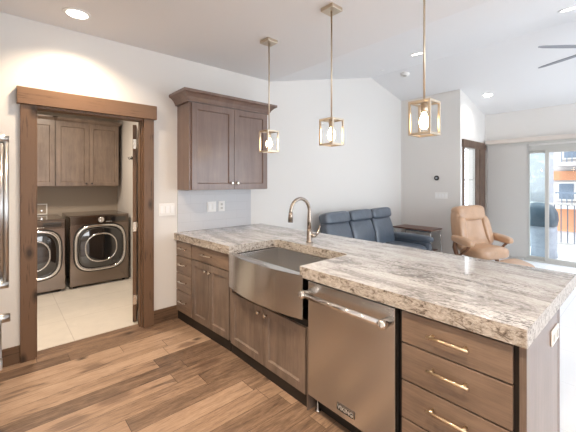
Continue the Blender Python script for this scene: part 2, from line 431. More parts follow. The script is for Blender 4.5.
# rustic trim of the doorway
b = B().box(.128, .226, W1-.03, W1-.0, 0, 2.10); struct(b.build('trim_1', M['alder'], bevel=.003))
b = B().box(1.088, 1.187, W1-.03, W1-.0, 0, 2.10); struct(b.build('trim_2', M['alder'], bevel=.003))
b = B().box(.105, 1.211, W1-.05, W1, 2.10, 2.238); struct(b.build('trim_3', M['alder_x'], bevel=.004))
b = B()
b.box(DX0, DX0+.018, W1, WB, 0, DH); b.box(DX1-.018, DX1, W1, WB, 0, DH); b.box(DX0+.018, DX1-.018, W1, WB, DH-.018, DH)
b.box(DX1-.030, DX1-.018, W1+.03, W1+.065, 0, DH-.018)
struct(b.build('trim_4', M['alder'], bevel=.002))
struct(B().box(XL, .128, W1-.016, W1, 0, .14).build('baseboard_left', M['basewood'], bevel=.003))
struct(B().box(1.187, 1.50, W1-.016, W1, 0, .14).build('baseboard_right', M['basewood'], bevel=.003))
struct(B().box(X3-.014, X3, Y4, W1, 0, .12).build('baseboard_living', M['darkwood'], bevel=.003))
struct(B().box(X3, XF, Y4-.014, Y4, 0, .12).build('baseboard_return', M['darkwood'], bevel=.003))
struct(B().box(1.444, 2.40, W1-.010, W1, .922, 1.376).build('trim_6', M['backsplash']))

# laundry door, swung open into the laundry, seen on its hinge edge
dr = bpy.data.objects.new('door_1', None); C.objects.link(dr); struct(dr)
R = Matrix.Rotation(math.radians(-19), 4, 'Z')
b = B().box(-.040, -.004, 0, .80, .012, 2.06); b.build('door_slab', M['alder'], dr, bevel=.002)
for z in (.24, 1.0, 1.86):
    hb = B().box(-.036, -.008, -.003, .0, z-.05, z+.05); hb.cyl((.0, -.006, z-.05), (.0, -.006, z+.05), .007, 10)
    hb.build('hinge', M['nickel'], dr)
kb = B().lathe([(.0, -.085), (.027, -.08), (.03, -.06), (.012, -.05), (.012, -.041), (.028, -.040)], (0, .74, 1.0), axis='x'); kb.build('door_knob', M['nickel'], dr)
dr.location = (1.078, 3.60, 0); dr.rotation_euler = (0, 0, math.radians(-19))

# tall window in the return wall
wn = bpy.data.objects.new('window_1', None); C.objects.link(wn); struct(wn)
b = B(); f = .022
b.box(WX0, WX0+f, Y4, Y4+.03, WZ0, WZ1); b.box(WX1-f, WX1, Y4, Y4+.03, WZ0, WZ1)
b.box(WX0+f, WX1-f, Y4, Y4+.03, WZ1-f, WZ1); b.box(WX0+f, WX1-f, Y4, Y4+.03, WZ0, WZ0+f); b.box(WX0+f, WX1-f, Y4+.005, Y4+.025, 1.49, 1.51)
b.build('window_frame', M['whitemetal'], wn)
B().box(WX0+f, WX1-f, Y4+.012, Y4+.018, WZ0+f, WZ1-f).build('window_pane', M['glass'], wn)
b = B(); b.box(6.165, 7.30, Y4-.035, Y4, 2.09, 2.225); b.build('window_header', M['darkwood'], wn, bevel=.003)
b = B(); b.box(6.185, WX0, Y4-.02, Y4, .55, 2.09); b.build('window_casing', M['darkwood'], wn, bevel=.003)
b = B(); b.box(WX1, 6.97, Y4-.022, Y4, .55, 2.09); b.build('window_casing', M['darkwood'], wn, bevel=.003)
b = B(); b.box(6.985, 7.27, Y4-.03, Y4, .55, 2.09); b.build('window_shutter', M['darkwood'], wn, bevel=.003)
b = B(); b.box(6.185, 7.27, Y4-.035, Y4, .49, .55); b.build('window_sill', M['darkwood'], wn, bevel=.003)

# sliding glass door
sd = bpy.data.objects.new('door_2', None); C.objects.link(sd); struct(sd)
def rect_frame(b, x0, x1, y0, y1, z0, z1, wd, wt=None, wb=None):
    wt = wt or wd; wb = wb or wd
    b.box(x0, x1, y0, y0+wd, z0, z1); b.box(x0, x1, y1-wd, y1, z0, z1); b.box(x0, x1, y0+wd, y1-wd, z1-wt, z1); b.box(x0, x1, y0+wd, y1-wd, z0, z0+wb)
b = B(); rect_frame(b, XF+.01, XF+.115, SY0, SY1, .0, SZ1, .03, .09, .03); b.build('outer_frame', M['whitemetal'], sd)
b = B(); rect_frame(b, XF+.065, XF+.10, 1.31, SY1-.03, .03, SZ1-.09, .045, .05, .06); b.build('fixed_sash', M['whitemetal'], sd)
B().box(XF+.08, XF+.086, 1.355, SY1-.075, .09, SZ1-.14).build('fixed_pane', M['tealglass'], sd)
b = B(); rect_frame(b, XF+.022, XF+.058, .30, 1.35, .03, SZ1-.09, .055, .05, .06); b.build('sliding_sash', M['whitemetal'], sd)
B().box(XF+.037, XF+.043, .355, 1.295, .09, SZ1-.14).build('sliding_pane', M['glass'], sd)
b = B(); rect_frame(b, XF+.065, XF+.10, SY0+.03, .36, .03, SZ1-.09, .045, .05, .06); b.build('fixed_sash', M['whitemetal'], sd)
B().box(XF+.08, XF+.086, SY0+.075, .315, .09, SZ1-.14).build('fixed_pane', M['glass'], sd)

# ------------------------------------------------------------ cabinet helpers
def mapX(x):   # front faces -X: u -> y, v -> z, w outward
    return lambda b, u0, u1, v0, v1, w0, w1: b.box(x-w1, x-w0, min(u0, u1), max(u0, u1), v0, v1) if b else (lambda u, v, w: (x-w, u, v))
def mapY(y):   # front faces -Y
    return lambda b, u0, u1, v0, v1, w0, w1: b.box(min(u0, u1), max(u0, u1), y-w1, y-w0, v0, v1) if b else (lambda u, v, w: (u, y-w, v))
def shaker(mp, u0, u1, v0, v1, fw=.058, t=.02, rec=.013, sl=.008):
    """frame and recessed panel with a sloped inner edge, one closed mesh"""
    b = B(); vs = []
    def R(a, c_, w): return [(u0+a, v0+a, w), (u1-a, v0+a, w), (u1-a, v1-a, w), (u0+a, v1-a, w)]
    P = mp(None, 0, 0, 0, 0, 0, 0)
    b.loft([[P(*q) for q in R(a, 0, w)] for a, w in ((0, 0), (0, t), (fw, t), (fw+sl*.25, t-rec*.5), (fw+sl, t-rec))], True, False)
    return b
def slab(mp, u0, u1, v0, v1, t=.02):
    b = B(); mp(b, u0, u1, v0, v1, 0, t); return b
FX = 1.51        # carcass face plane; fronts project to 1.49
F = mapX(FX)
def pull(parent, y, z, L, mat, x=FX-.02, so=.032, r=.0055):
    b = B(); b.cyl((x-so, y-L/2, z), (x-so, y+L/2, z), r, 12)
    for s in (-1, 1): b.cyl((x, y+s*L*.40, z), (x-so-.001, y+s*L*.40, z), r*1.15, 12)
    return b.build('pull_handle', mat, parent)
def knob(parent, y, z, mat, x=FX-.02):
    b = B().lathe([(.007, 0), (.006, -.012), (.014, -.016), (.015, -.026), (.010, -.030)], (x, y, z), axis='x', n=16)
    return b.build('knob', mat, parent)

G = .0025
# the run of base units left of the sink stands very slightly out of line with the rest
SK = .060
def skew(o):
    """follow the slightly skewed run: x shifts with distance from the sink"""
    def world_off(q):
        v = Vector((0, 0, 0))
        while q is not None: v += q.location; q = q.parent
        return v
    def rec(q):
        if q.type == 'MESH':
            w_ = world_off(q)
            for v in q.data.vertices: v.co.x -= SK*max(0, (v.co.y+w_.y)-2.44)
        for ch in q.children: rec(ch)
    rec(o)
t = thing('drawer_cabinet', 'narrow brown four-drawer base cabinet beside the light switch wall', 'cabinet', (1.8, 3.27, 0))
B().box(FX, 2.08, 3.108, W1-.004, .09, .845).build('body', M['toe_gap'], t)  # carcass coloured black so the gaps around the fronts look shaded
B().box(FX-.008, 2.05, 3.108, W1-.004, 0, .09).build('toe_kick', M['toe_gap'], t)
for z0, z1 in ((.685, .836), (.505, .679), (.32, .499), (.095, .314)):
    d = slab(F, 3.113, 3.432, z0, z1).build('drawer', M['cab_h'], t, bevel=.002)
    pull(d, 3.27, (z0+z1)/2+.01 if z1-z0 < .2 else z1-.10, .14, M['nickel'])
skew(t)
t = thing('base_cabinet', 'brown base cabinet with one wide drawer above two shaker doors, left of the sink', 'cabinet', (1.8, 2.77, 0))
B().box(FX, 2.08, 2.445, 3.106, .09, .845).build('body', M['toe_gap'], t)
B().box(FX-.008, 2.05, 2.445, 3.106, 0, .09).build('toe_kick', M['toe_gap'], t)
d = slab(F, 2.462, 3.100, .695, .836).build('drawer', M['cab_h'], t, bevel=.002); pull(d, 2.80, .772, .17, M['nickel'])
for y0, y1, ky in ((2.462, 2.782, 2.748), (2.788, 3.100, 2.822)):
    d = shaker(F, y0, y1, .095, .688).build('door', M['cab'], t); knob(d, ky, .62, M['nickel'])
skew(t)
# sink base
t = thing('sink_cabinet', 'brown base cabinet with two shaker doors under the steel farmhouse sink', 'cabinet', (1.8, 1.97, 0))
B().box(FX, 2.08, 1.505, 2.435, .09, .565).build('body', M['toe_gap'], t)
B().box(FX-.008, 2.05, 1.505, 2.435, 0, .09).build('toe_kick', M['toe_gap'], t)
for y0, y1, ky in ((1.515, 1.967, 1.925), (1.973, 2.428, 2.012)):
    d = shaker(F, y0, y1, .085, .520).build('door', M['cab'], t); knob(d, ky, .475, M['nickel'])
B().box(FX-.018, FX+.02, 2.415, 2.440, .10, .84).build('filler_strip', M['cab'], t)
B().box(1.485, 1.56, 1.488, 1.498, 0, .53).build('side_panel', M['cab'], t)
# dishwasher
t = thing('dishwasher', 'stainless steel dishwasher with a long tubular handle, under the counter', 'dishwasher', (1.8, 1.17, 0))
B().box(1.50, 2.10, .862, 1.480, .10, .842).build('tub', M['black'], t)
B().box(1.473, 1.499, .866, 1.474, .115, .838).build('door_panel', M['steel_v'], t, bevel=.004)
B().box(1.55, 2.08, .866, 1.474, 0.0, .10).build('toe_kick', M['toe_gap'], t)
h = B().cyl((1.405, .888, .772), (1.405, 1.452, .772), .0165, 20)
ho = h.build('door_handle', M['chrome'], t)
for y in (.890, 1.452):
    B().lathe([(.022, 1.473), (.022, 1.425), (.0245, 1.42), (.0245, 1.388), (.021, 1.382), (.0, 1.381)], (0, y, .772), axis='x', n=22).build('handle_end', M['chrome'], ho)
bd = B().box(1.469, 1.4731, 1.112, 1.236, .150, .190).build('badge', M['black'], t, bevel=.001)
b = B(); rect_frame(b, 1.468, 1.4695, 1.112, 1.236, .150, .190, .0025); b.build('badge_rim', M['chrome'], bd)
cu = bpy.data.curves.new('badge_text', 'FONT'); cu.body = 'VIKING'; cu.size = .034; cu.align_x = 'CENTER'; cu.align_y = 'CENTER'; cu.extrude = .0004; cu.offset = .0008
tmp = bpy.data.objects.new('tmp', cu); C.objects.link(tmp)
me = bpy.data.meshes.new_from_object(tmp); bpy.data.objects.remove(tmp)
me.transform(Matrix(((0, 0, -1, 1.4683-1.8), (-1, 0, 0, 1.174-1.17), (0, 1, 0, .170), (0, 0, 0, 1))))
me.materials.clear(); me.materials.append(M['ledtext']); bt = bpy.data.objects.new('badge_text', me); C.objects.link(bt); bt.parent = bd
for y in (.90, 1.44): B().lathe([(.018, 0), (.018, .012), (.008, .014), (.008, .10)], (1.53, y, 0), n=14).build('foot', M['chrome'], t)
# drawer stack at the end of the peninsula
t = thing('drawer_cabinet', 'wide brown four-drawer base cabinet at the near end of the peninsula', 'cabinet', (1.8, .6, 0))
B().box(FX, 2.08, .352, .856, .09, .845).build('body', M['toe_gap'], t)
B().box(FX-.008, 2.05, .352, .856, 0, .09).build('toe_kick', M['toe_gap'], t)
for z0, z1 in ((.683, .832), (.501, .675), (.314, .493), (.095, .306)):
    d = slab(F, .373, .838, z0, z1).build('drawer', M['cab_h'], t, bevel=.002)
    pull(d, .612, z1-.07, .178, M['brass'], so=.030, r=.0062)
# end and back panels of the peninsula
t = thing('peninsula_panel', 'tall flat cabinet end panel closing the near end of the granite peninsula', 'panel', (1.9, .34, 0))
B().box(1.492, 1.515, .328, .351, 0, .848).build('corner_post', M['cab'], t)
B().box(1.515, 2.095, .332, .351, 0, .848).build('end_panel', M['cab_up'], t)
B().box(2.110, 2.15, .332, 3.43, 0, .848).build('back_panel', M['cab_up'], t)
B().box(2.095, 2.110, .338, .351, 0, .848).build('reveal_strip', M['gap'], t)
o = thing('outlet_cover', 'white power outlet on the end panel just below the granite corner', 'outlet', (2.0, .332, .73))
B().box(1.925, 2.075, .324, .332, .700, .770).build('cover_plate', M['white'], o, bevel=.003)
for x in (1.965, 2.035): B().box(x-.018, x+.018, .321, .325, .717, .753).build('socket', M['whitemetal'], o)

# countertop with sink cut-out
t = thing('countertop', 'long veined grey and cream granite countertop with a cut-out around the sink', 'countertop', (2.0, 1.9, .845))
def roundc(pts, rads, n=6):
    out = []; N = len(pts)
    for i, (p, r) in enumerate(zip(pts, rads)):
        p = Vector(p); a = Vector(pts[i-1]); c = Vector(pts[(i+1) % N])
        if not r: out.append(tuple(p)); continue
        u = (a-p).normalized(); v = (c-p).normalized(); p0 = p+u*r; p1 = p+v*r
        for k in range(n+1):
            s_ = k/n; q = p0*(1-s_)**2+p*2*s_*(1-s_)+p1*s_**2; out.append(tuple(q))
    return out
pts = roundc([(1.465, .32), (2.572, .32), (2.572, 3.438), (1.408, 3.438), (1.465, 2.415), (1.985, 2.415), (1.985, 1.545), (1.465, 1.545)],
             [.004, .01, 0, 0, .006, .05, .05, .006])
b = B(); b.prism(pts, .849, .920)
for f in b.bm.faces:
    f.normal_update()
    if abs(f.normal.z) < .5: f.material_index = 1
b.build('slab', [M['granite'], M['granite_edge']], t)

# farmhouse sink with bowed apron
t = thing('farmhouse_sink', 'brushed stainless farmhouse sink with a bowed apron front', 'sink', (1.7, 1.96, .55))
y0, y1 = 1.512, 2.412; ym = (y0+y1)/2
n = 24; front = []
for k in range(n+1):
    y = y0+(y1-y0)*k/n; q = (y-ym)/((y1-y0)/2); front.append((1.462-.058*(1-q*q), y))
back = [(1.500, y1), (1.500, y0)]
back = [(1.4635, y1), (1.5, y1), (1.5, 1.549), (1.4635, 1.549)]
b = B(); b.prism(front+back, .580, .866); b.build('apron', M['steel'], t, bevel=.004)
inner = []
b = B()
bx0, bx1, by0, by1, bz = 1.5, 1.995, 1.549, 2.402, .640
b.box(bx0, bx1, by0, by1, bz-.01, bz)                      # bottom
b.box(bx1-.012, bx1, by0, by1, bz, .844); b.box(bx0, bx1-.012, by0, by0+.012, bz, .844); b.box(bx0, bx1-.012, by1-.012, by1, bz, .844)
b.box(bx0, bx0+.006, by0+.012, by1-.012, bz, .86)
b.build('basin', M['steel'], t, bevel=.002)
B().lathe([(.045, .6405), (.045, .645), (.03, .643), (.0, .641)], (1.75, 1.96, 0)).build('drain', M['chrome'], t)

# faucet
t = thing('faucet', 'tall gooseneck kitchen faucet in brushed nickel behind the sink', 'faucet', (2.10, 2.08, .92))
fx, fy = 2.095, 2.08
B().lathe([(.030, .921), (.030, .930), (.024, .936), (.024, 1.01), (.019, 1.05)], (fx, fy, 0)).build('body', M['faucet'], t)
R_ = .112; pts = [(fx, fy, 1.04), (fx, fy, 1.12), (fx, fy, 1.21)]
for k in range(1, 15):
    a = PI*k/14*1.03; pts.append((fx-R_+R_*math.cos(a), fy, 1.205+R_*math.sin(a)*1.02))
pts += [(fx-2*R_+.0, fy, 1.19)]
sp = B().tube(pts, [.019]*2+[.0150]*(len(pts)-2), 16).build('spout', M['faucet'], t)
B().tube([(fx-2*R_, fy, 1.21), (fx-2*R_-.002, fy, 1.18), (fx-2*R_-.006, fy, 1.12)], [.016, .020, .021], 16).build('spray_head', M['faucet'], sp)
hd = B(); hd.cyl((fx, fy, .985), (fx+.035, fy-.045, .985), .021, 16); hd.tube([(fx+.03, fy-.04, .985), (fx+.045, fy-.058, 1.0), (fx+.06, fy-.075, 1.075)], [.014, .010, .008], 12)
hd.build('lever_handle', M['faucet'], t)

# ------------------------------------------------------------ upper cabinet
t = thing('upper_cabinet', 'brown two-door upper cabinet with crown moulding, mounted above the backsplash', 'cabinet', (1.94, 3.3, 1.38))
UY = 3.14; U = mapY(UY)
B().box(1.443, 2.430, UY, W1-.002, 1.38, 2.30).build('body', M['cab_up'], t)
for x0, x1, kx in ((1.462, 1.957, 1.925), (1.963, 2.424, 1.997)):
    d = shaker(U, x0, x1, 1.385, 2.272, .062).build('door', M['cab_up'], t)
    B().lathe([(.007, 0), (.006, -.012), (.015, -.016), (.016, -.026), (.010, -.030)], (kx, UY-.02, 1.452), axis='y', n=16).build('knob', M['nickel'], d)
def crown(x0, x1, yf, yb, z0, prof):
    b = B(); rings = []
    for o_, z in prof: rings.append([(x0-o_, yf-o_, z0+z), (x1+o_, yf-o_, z0+z), (x1+o_, yb, z0+z), (x0-o_, yb, z0+z)])
    return b.loft(rings, True, False)
crown(1.443, 2.430, UY, W1-.002, 2.280, [(.002, 0), (.024, 0), (.024, .014), (.030, .020), (.042, .044), (.066, .070), (.092, .084), (.092, .110)]).build('crown_moulding', M['cab_up'], t)

# ------------------------------------------------------------ switches, outlets, thermostat
def plateY(label, x0, x1, z0, z1, ngang, kind, y=W1, cat='light switch'):
    t = thing('light_switch' if kind == 'rocker' else 'wall_outlet', label, cat, ((x0+x1)/2, y, (z0+z1)/2))
    B().box(x0, x1, y-.007, y, z0, z1).build('cover_plate', M['white'], t, bevel=.002)
    for k in range(ngang):
        c = x0+(x1-x0)*(k+.5)/ngang; hz = (z1-z0)*.28; zc = (z0+z1)/2
        if kind == 'rocker': B().box(c-.016, c+.016, y-.011, y-.006, zc-hz, zc+hz).build('rocker', M['trimwhite'], t, bevel=.001)
        else:
            for s in (-1, 1): B().box(c-.014, c+.014, y-.010, y-.006, zc+s*.022-.013, zc+s*.022+.013).build('socket', M['whitemetal'], t, bevel=.001)
    return t
plateY('white three-gang light switch on the wall right of the doorway', 1.243, 1.413, 1.108, 1.238, 3, 'rocker')
plateY('wider white switch plate on the tile backsplash, left of the outlet', 1.79, 1.905, 1.118, 1.238, 2, 'rocker', W1-.010)
plateY('narrow white outlet on the tile backsplash, right of the switch plate', 1.935, 2.02, 1.118, 1.238, 1, 'out', W1-.010, 'outlet')
t = thing('thermostat', 'small round black thermostat on the grey living room wall', 'thermostat', (X3, 2.725, 1.535))
B().lathe([(.046, X3), (.046, X3-.012), (.040, X3-.018), (.0, X3-.02)], (0, 2.725, 1.535), axis='x').build('body', M['black'], t)
B().lathe([(.022, X3-.019), (.022, X3-.0225), (.0, X3-.023)], (0, 2.725, 1.535), axis='x').build('dial_face', M['fanmetal'], t)
t = thing('light_switch', 'wide white light switch plate on the grey wall below the round thermostat', 'light switch', (X3, 2.64, 1.21))
B().box(X3-.007, X3, 2.525, 2.755, 1.153, 1.27).build('cover_plate', M['white'], t, bevel=.002)
for k in range(4): y = 2.525+.23*(k+.5)/4; B().box(X3-.011, X3-.006, y-.016, y+.016, 1.178, 1.245).build('rocker', M['trimwhite'], t, bevel=.001)

# ------------------------------------------------------------ pendants
def pendant(label, x, y, energy=5):
    t = thing('pendant_lamp', label, 'pendant lamp', (x, y, HC), 'cage pendants over the peninsula')
    zt, zb, s = 1.952, 1.748, .0685
    B().box(x-.06, x+.06, y-.06, y+.06, HC-.028, HC).build('ceiling_canopy', M['lampmetal'], t, bevel=.003)
    B().cyl((x, y, zt-.004), (x, y, HC-.02), .0062, 12).build('rod', M['lampmetal'], t)
    b = B(); q = .013
    for sx in (-1, 1):
        for sy in (-1, 1):
            b.box(x+sx*s-(q if sx > 0 else 0), x+sx*s+(q if sx < 0 else 0), y+sy*s-(q if sy > 0 else 0), y+sy*s+(q if sy < 0 else 0), zb, zt)
    for z in (zb, zt-q):
        for s_ in (-1, 1):
            a0, a1 = (s-q, s) if s_ > 0 else (-s, -s+q)
            b.box(x+a0, x+a1, y-s+q, y+s-q, z, z+q); b.box(x-s+q, x+s-q, y+a0, y+a1, z, z+q)
    b.box(x-.009, x+.009, y-s+q, y+s-q, zt-.006, zt); b.box(x-s+q, x+s-q, y-.009, y+.009, zt-.0062, zt-.0002)
    b.build('cage_frame', M['lampmetal'], t, bevel=.001)
    B().lathe([(.0, zt-.01), (.021, zt-.012), (.021, zt-.06), (.015, zt-.065)], (x, y, 0), n=18).build('lamp_socket', M['lampmetal'], t)
    B().lathe([(.012, zt-.065), (.014, zt-.075), (.026, zt-.10), (.031, zt-.125), (.026, zt-.150), (.012, zt-.165), (.0, zt-.168)], (x, y, 0), n=20).build('bulb', M['bulb'], t)
    l = bpy.data.lights.new('pendant_light', 'POINT'); l.energy = energy; l.color = (1, .76, .48); l.shadow_soft_size = .03
    lo = bpy.data.objects.new('pendant_light', l); C.objects.link(lo); lo.parent = t; lo.location = (0, 0, zt-.12-HC)
    return t
pendant('brass cage pendant lamp hanging in front of the upper cabinet', 1.925, 2.45)
pendant('brass cage pendant lamp hanging above the faucet and sink', 1.925, 1.67)
pendant('brass cage pendant lamp nearest the camera, hanging in front of the grey wall', 1.925, .935)

# ------------------------------------------------------------ recessed lights, detector, fan
def downlight(label, x, y, power, col=WARM, r=.075, sz=2.4):
    z = ceil_z(x); sl = 0 if x <= XS else (math.atan(SL) if x < XR else -math.atan(SR))
    t = thing('recessed_light', label, 'ceiling light', (x, y, z))
    rings = []
    B().lathe([(r, 0), (r+.022, 0), (r+.020, -.006), (r, -.008), (r, 0)], (x, y, z-.0005), n=32, cap=False).build('trim_ring', M['trimwhite'], t)
    B().lathe([(0, -.003), (r, -.003), (r, -.001), (0, -.001)], (x, y, z-.0005), n=32, cap=False).build('lens', M['led'], t)
    l = bpy.data.lights.new('recessed_light_lamp', 'SPOT'); l.energy = power; l.color = col; l.spot_size = sz; l.spot_blend = .7; l.shadow_soft_size = .06
    lo = bpy.data.objects.new('recessed_light_lamp', l); C.objects.link(lo); lo.parent = t; lo.location = (0, 0, -.02)
    t.rotation_euler = (0, -sl, 0)
    return t
downlight('bright recessed ceiling light over the doorway to the laundry', .468, 3.07, 80)
downlight('recessed light on the bright ceiling slope near the nearest pendant rod', 4.02, 2.045, 18, (1, .9, .8), .07)
downlight('recessed ceiling light above the tan recliner and the return wall', 6.5, 2.0, 18, (1, .9, .8), .07)
downlight('recessed light at the top right edge of the vaulted ceiling', 4.1, .56, 18, (1, .9, .8), .07)
for x, y, w_ in ((.45, 1.6, 'beside the refrigerator'), (.45, .1, 'directly over the camera side'), (1.2, -1.6, 'farthest behind the peninsula end')): downlight('recessed kitchen ceiling light out of view, '+w_, x, y, 125)
for i, (x, y) in enumerate(((4.50, 2.88), (4.56, 2.84))):
    pass
z = ceil_z(4.55)
o = B().lathe([(.0, -.004), (.035, -.004), (.035, 0), (0, 0)], (0, 0, 0), n=20, cap=False).build('sprinkler_cap', M['trimwhite']); o.location = (4.55, 2.90, z-.001); o.rotation_euler = (0, -math.atan(SL), 0); tag(o, 'small round white sprinkler cap just left of the ceiling ridge', 'sprinkler cap')
t = thing('smoke_detector', 'round white smoke detector on the darker ceiling slope past the ridge', 'smoke detector', (5.2, 2.86, ceil_z(5.2)))
zc = ceil_z(5.2)
B().lathe([(.07, 0), (.07, -.02), (.055, -.04), (0, -.045)], (5.2, 2.86, zc), n=28).build('housing', M['white'], t)
B().lathe([(.03, -.043), (.028, -.048), (0, -.049)], (5.2, 2.86, zc), n=20).build('sensor_grille', M['whitemetal'], t)
t.rotation_euler = (0, math.atan(SR), 0)
t = thing('ceiling_fan', 'grey ceiling fan with thin blades, cut off by the right edge', 'ceiling fan', (4.97, .38, 2.95))
hx, hy, hz = 4.97, .38, 2.95
B().lathe([(.0, .40), (.07, .40), (.06, .34), (.015, .32), (.015, .10), (.09, .08), (.11, .03), (.11, -.03), (.06, -.07), (0, -.08)], (hx, hy, hz)).build('motor', M['fanmetal'], t)
for k in range(5):
    a = math.radians(137+72*k); d = Vector((math.cos(a), math.sin(a), 0)); q = Vector((-d.y, d.x, 0))
    rings = []
    for s_, wd in ((.10, .02), (.2, .03), (.45, .032), (.66, .024), (.72, .008)):
        c = Vector((hx, hy, hz))+d*s_
        up = Vector((0, 0, .07)); e = (q+up).normalized(); nn = d.cross(e)
        rings.append([c+e*wd+nn*.004, c+e*wd-nn*.004, c-e*wd-nn*.004, c-e*wd+nn*.004])
    B().loft(rings, True, False).build('blade', M['fanmetal'], t)

# ------------------------------------------------------------ laundry
def machine(name, label, x0, x1, ztop, left):
    yf, yb = 5.27, 6.02
    t = thing(name, label, name.replace('_', ' '), ((x0+x1)/2, 5.6, 0))
    cx = (x0+x1)/2
    B().box(x0, x1, yf, yb, .03, ztop).build('body', M['appliance'], t, bevel=.012, seg=3)
    B().box(x0+.01, x1-.01, yf-.012, yf+.01, ztop-.125, ztop-.012).build('control_panel', M['panelblack'], t, bevel=.004)
    k = B().lathe([(.040, 0), (.040, -.018), (.030, -.026), (.0, -.027)], (cx, yf-.012, ztop-.068), axis='y', n=24).build('dial', M['chrome'], t)
    B().box(x1-.25, x1-.05, yf-.016, yf-.010, ztop-.10, ztop-.04).build('display', M['glassdark'], t)
    for q in range(4): B().lathe([(.007, 0), (.007, -.006), (0, -.007)], (cx+.07+.02*q, yf-.012, ztop-.10), axis='y', n=10).build('button', M['chrome'], t)
    zc = ztop-.13-.325; R1 = .325
    def se(r, y, e=3.4, n=48, rz=1.0):
        out = []
        for i in range(n):
            a = 2*PI*i/n; c_, s_ = math.cos(a), math.sin(a)
            out.append((cx+math.copysign(abs(c_)**(2/e), c_)*r, y, zc+math.copysign(abs(s_)**(2/e), s_)*r*rz))
        return out
    B().loft([se(R1+.012, yf), se(R1+.012, yf-.006)], True, False).build('door_gasket', M['black'], t)
    dd = B().loft([se(R1, yf-.002), se(R1, yf-.02), se(R1-.012, yf-.034), se(R1-.030, yf-.036), se(R1-.034, yf-.022)], False)
    dd.loft([se(R1-.034, yf-.022), se(R1-.034, yf)], False); door = dd.build('door', M['chrome'], t)
    g = B().loft([se(R1-.034, yf-.010), se(R1-.034, yf-.024), se(R1-.07, yf-.032, 3), se(.20, yf-.040, 2.4), se(.12, yf-.044, 2), se(.02, yf-.045, 2)], True); g.build('door_glass', M['glassdark'], door)
    B().tube(se(.195, yf-.044, 2.3, 36), .010, 10, closed=True, cap=False).build('inner_ring', M['chrome'], door)
    for fx_ in (x0+.06, x1-.06):
        for fy_ in (yf+.06, yb-.06): B().cyl((fx_, fy_, 0), (fx_, fy_, .035), .02, 10).build('foot', M['black'], t)
    return t
machine('washing_machine', 'dark graphite front-loading washer partly hidden by the left door trim', -.07, .672, .972, True)
machine('clothes_dryer', 'dark graphite front-loading dryer on the right with a large chrome-ringed door', .718, 1.462, .995, False)
LY = 5.72; LM = mapY(LY)
def laundry_cab(label, x0, x1, doors):
    t = thing('wall_cabinet', label, 'cabinet', ((x0+x1)/2, 5.9, 1.4))
    B().box(x0, x1, LY, 6.038, 1.40, 2.34).build('body', M['cab'], t)
    for a, c_, kx in doors:
        d = shaker(LM, a, c_, 1.405, 2.325, .055).build('door', M['cab'], t)
        if kx: B().lathe([(.007, 0), (.006, -.012), (.013, -.016), (.012, -.026), (.0, -.028)], (kx, LY-.02, 1.44), axis='y', n=14).build('knob', M['black'], d)
    crown(x0, x1, LY, 6.038, 2.335, [(.0, 0), (.004, 0), (.004, .012), (.02, .03), (.034, .055), (.034, .066)]).build('crown_moulding', M['cab'], t)
    return t
laundry_cab('brown wall cabinet with two doors above the dryer in the laundry', .606, 1.435, [(.612, 1.018, .985), (1.024, 1.428, 1.058)])
laundry_cab('brown wall cabinet above the washer, cut by the left door trim', -.24, .600, [(-.235, .178, .145), (.184, .595, None)])
t = thing('washer_outlet_box', 'recessed grey washer hookup box on the laundry wall above the washer', 'hookup box', (.43, 6.04, 1.05))
b = B(); 
for x0, x1, z0, z1 in ((.33, .345, .98, 1.14), (.525, .54, .98, 1.14), (.345, .525, 1.125, 1.14), (.345, .525, .98, .995)): b.box(x0, x1, 6.02, 6.04, z0, z1)
b.build('frame', M['white'], t); B().box(.345, .525, 6.032, 6.039, .995, 1.125).build('recess', M['laundry_wall'], t)
for x in (.39, .47): B().cyl((x, 6.015, 1.04), (x, 6.034, 1.04), .012, 10).build('valve', M['chrome'], t)
t = thing('coat_hook', 'small black coat hook rack beside the laundry door hinge', 'hook', (1.50, 5.15, 1.85))
B().box(1.492, 1.50, 5.05, 5.25, 1.80, 1.84).build('rail', M['black'], t)
for z, y in ((1.82, 5.07), (1.82, 5.15), (1.82, 5.23)): B().tube([(1.495, y, z), (1.455, y, z-.02), (1.44, y, z+.015)], .006, 8).build('hook', M['black'], t)
l = bpy.data.lights.new('laundry_light', 'AREA'); l.shape = 'DISK'; l.size = .3; l.energy = 34; l.color = (1, .84, .67)
lo = bpy.data.objects.new('laundry_light', l); C.objects.link(lo); lo.location = (.5, 4.5, 2.57)

# ------------------------------------------------------------ refrigerator at the left edge
t = thing('refrigerator', 'stainless refrigerator at the left edge with only its tubular handles showing', 'refrigerator', (-.4, 2.3, 0))
B().box(-.80, -.09, 1.90, 2.82, .05, 2.10).build('body', M['steel_v'], t)
for i, (y0, y1, hy_, hx_) in enumerate(((2.363, 2.815, 2.435, .008), (1.905, 2.357, 2.325, .028))):
    d = B().box(-.089, -.045, y0, y1, .72, 2.09).build('door', M['steel_v'], t, bevel=.004)
    h = B().cyl((hx_, hy_, .90), (hx_, hy_, 1.715), .0125, 16).build('door_handle', M['bar'], d)
    for z in (.915, 1.70): B().cyl((-.045, hy_, z), (hx_+.012, hy_, z), .019, 18).build('handle_bracket', M['bar'], h)
d = B().box(-.089, -.045, 1.905, 2.815, .10, .71).build('freezer_drawer', M['steel_v'], t, bevel=.004)
h = B().cyl((-.004, 1.96, .63), (-.004, 2.66, .63), .0145, 16).build('drawer_handle', M['bar'], d)
for y in (2.00, 2.66): B().cyl((-.045, y, .63), (.052 if y > 2.5 else .012, y, .63), .026, 18).build('handle_bracket', M['bar'], h)

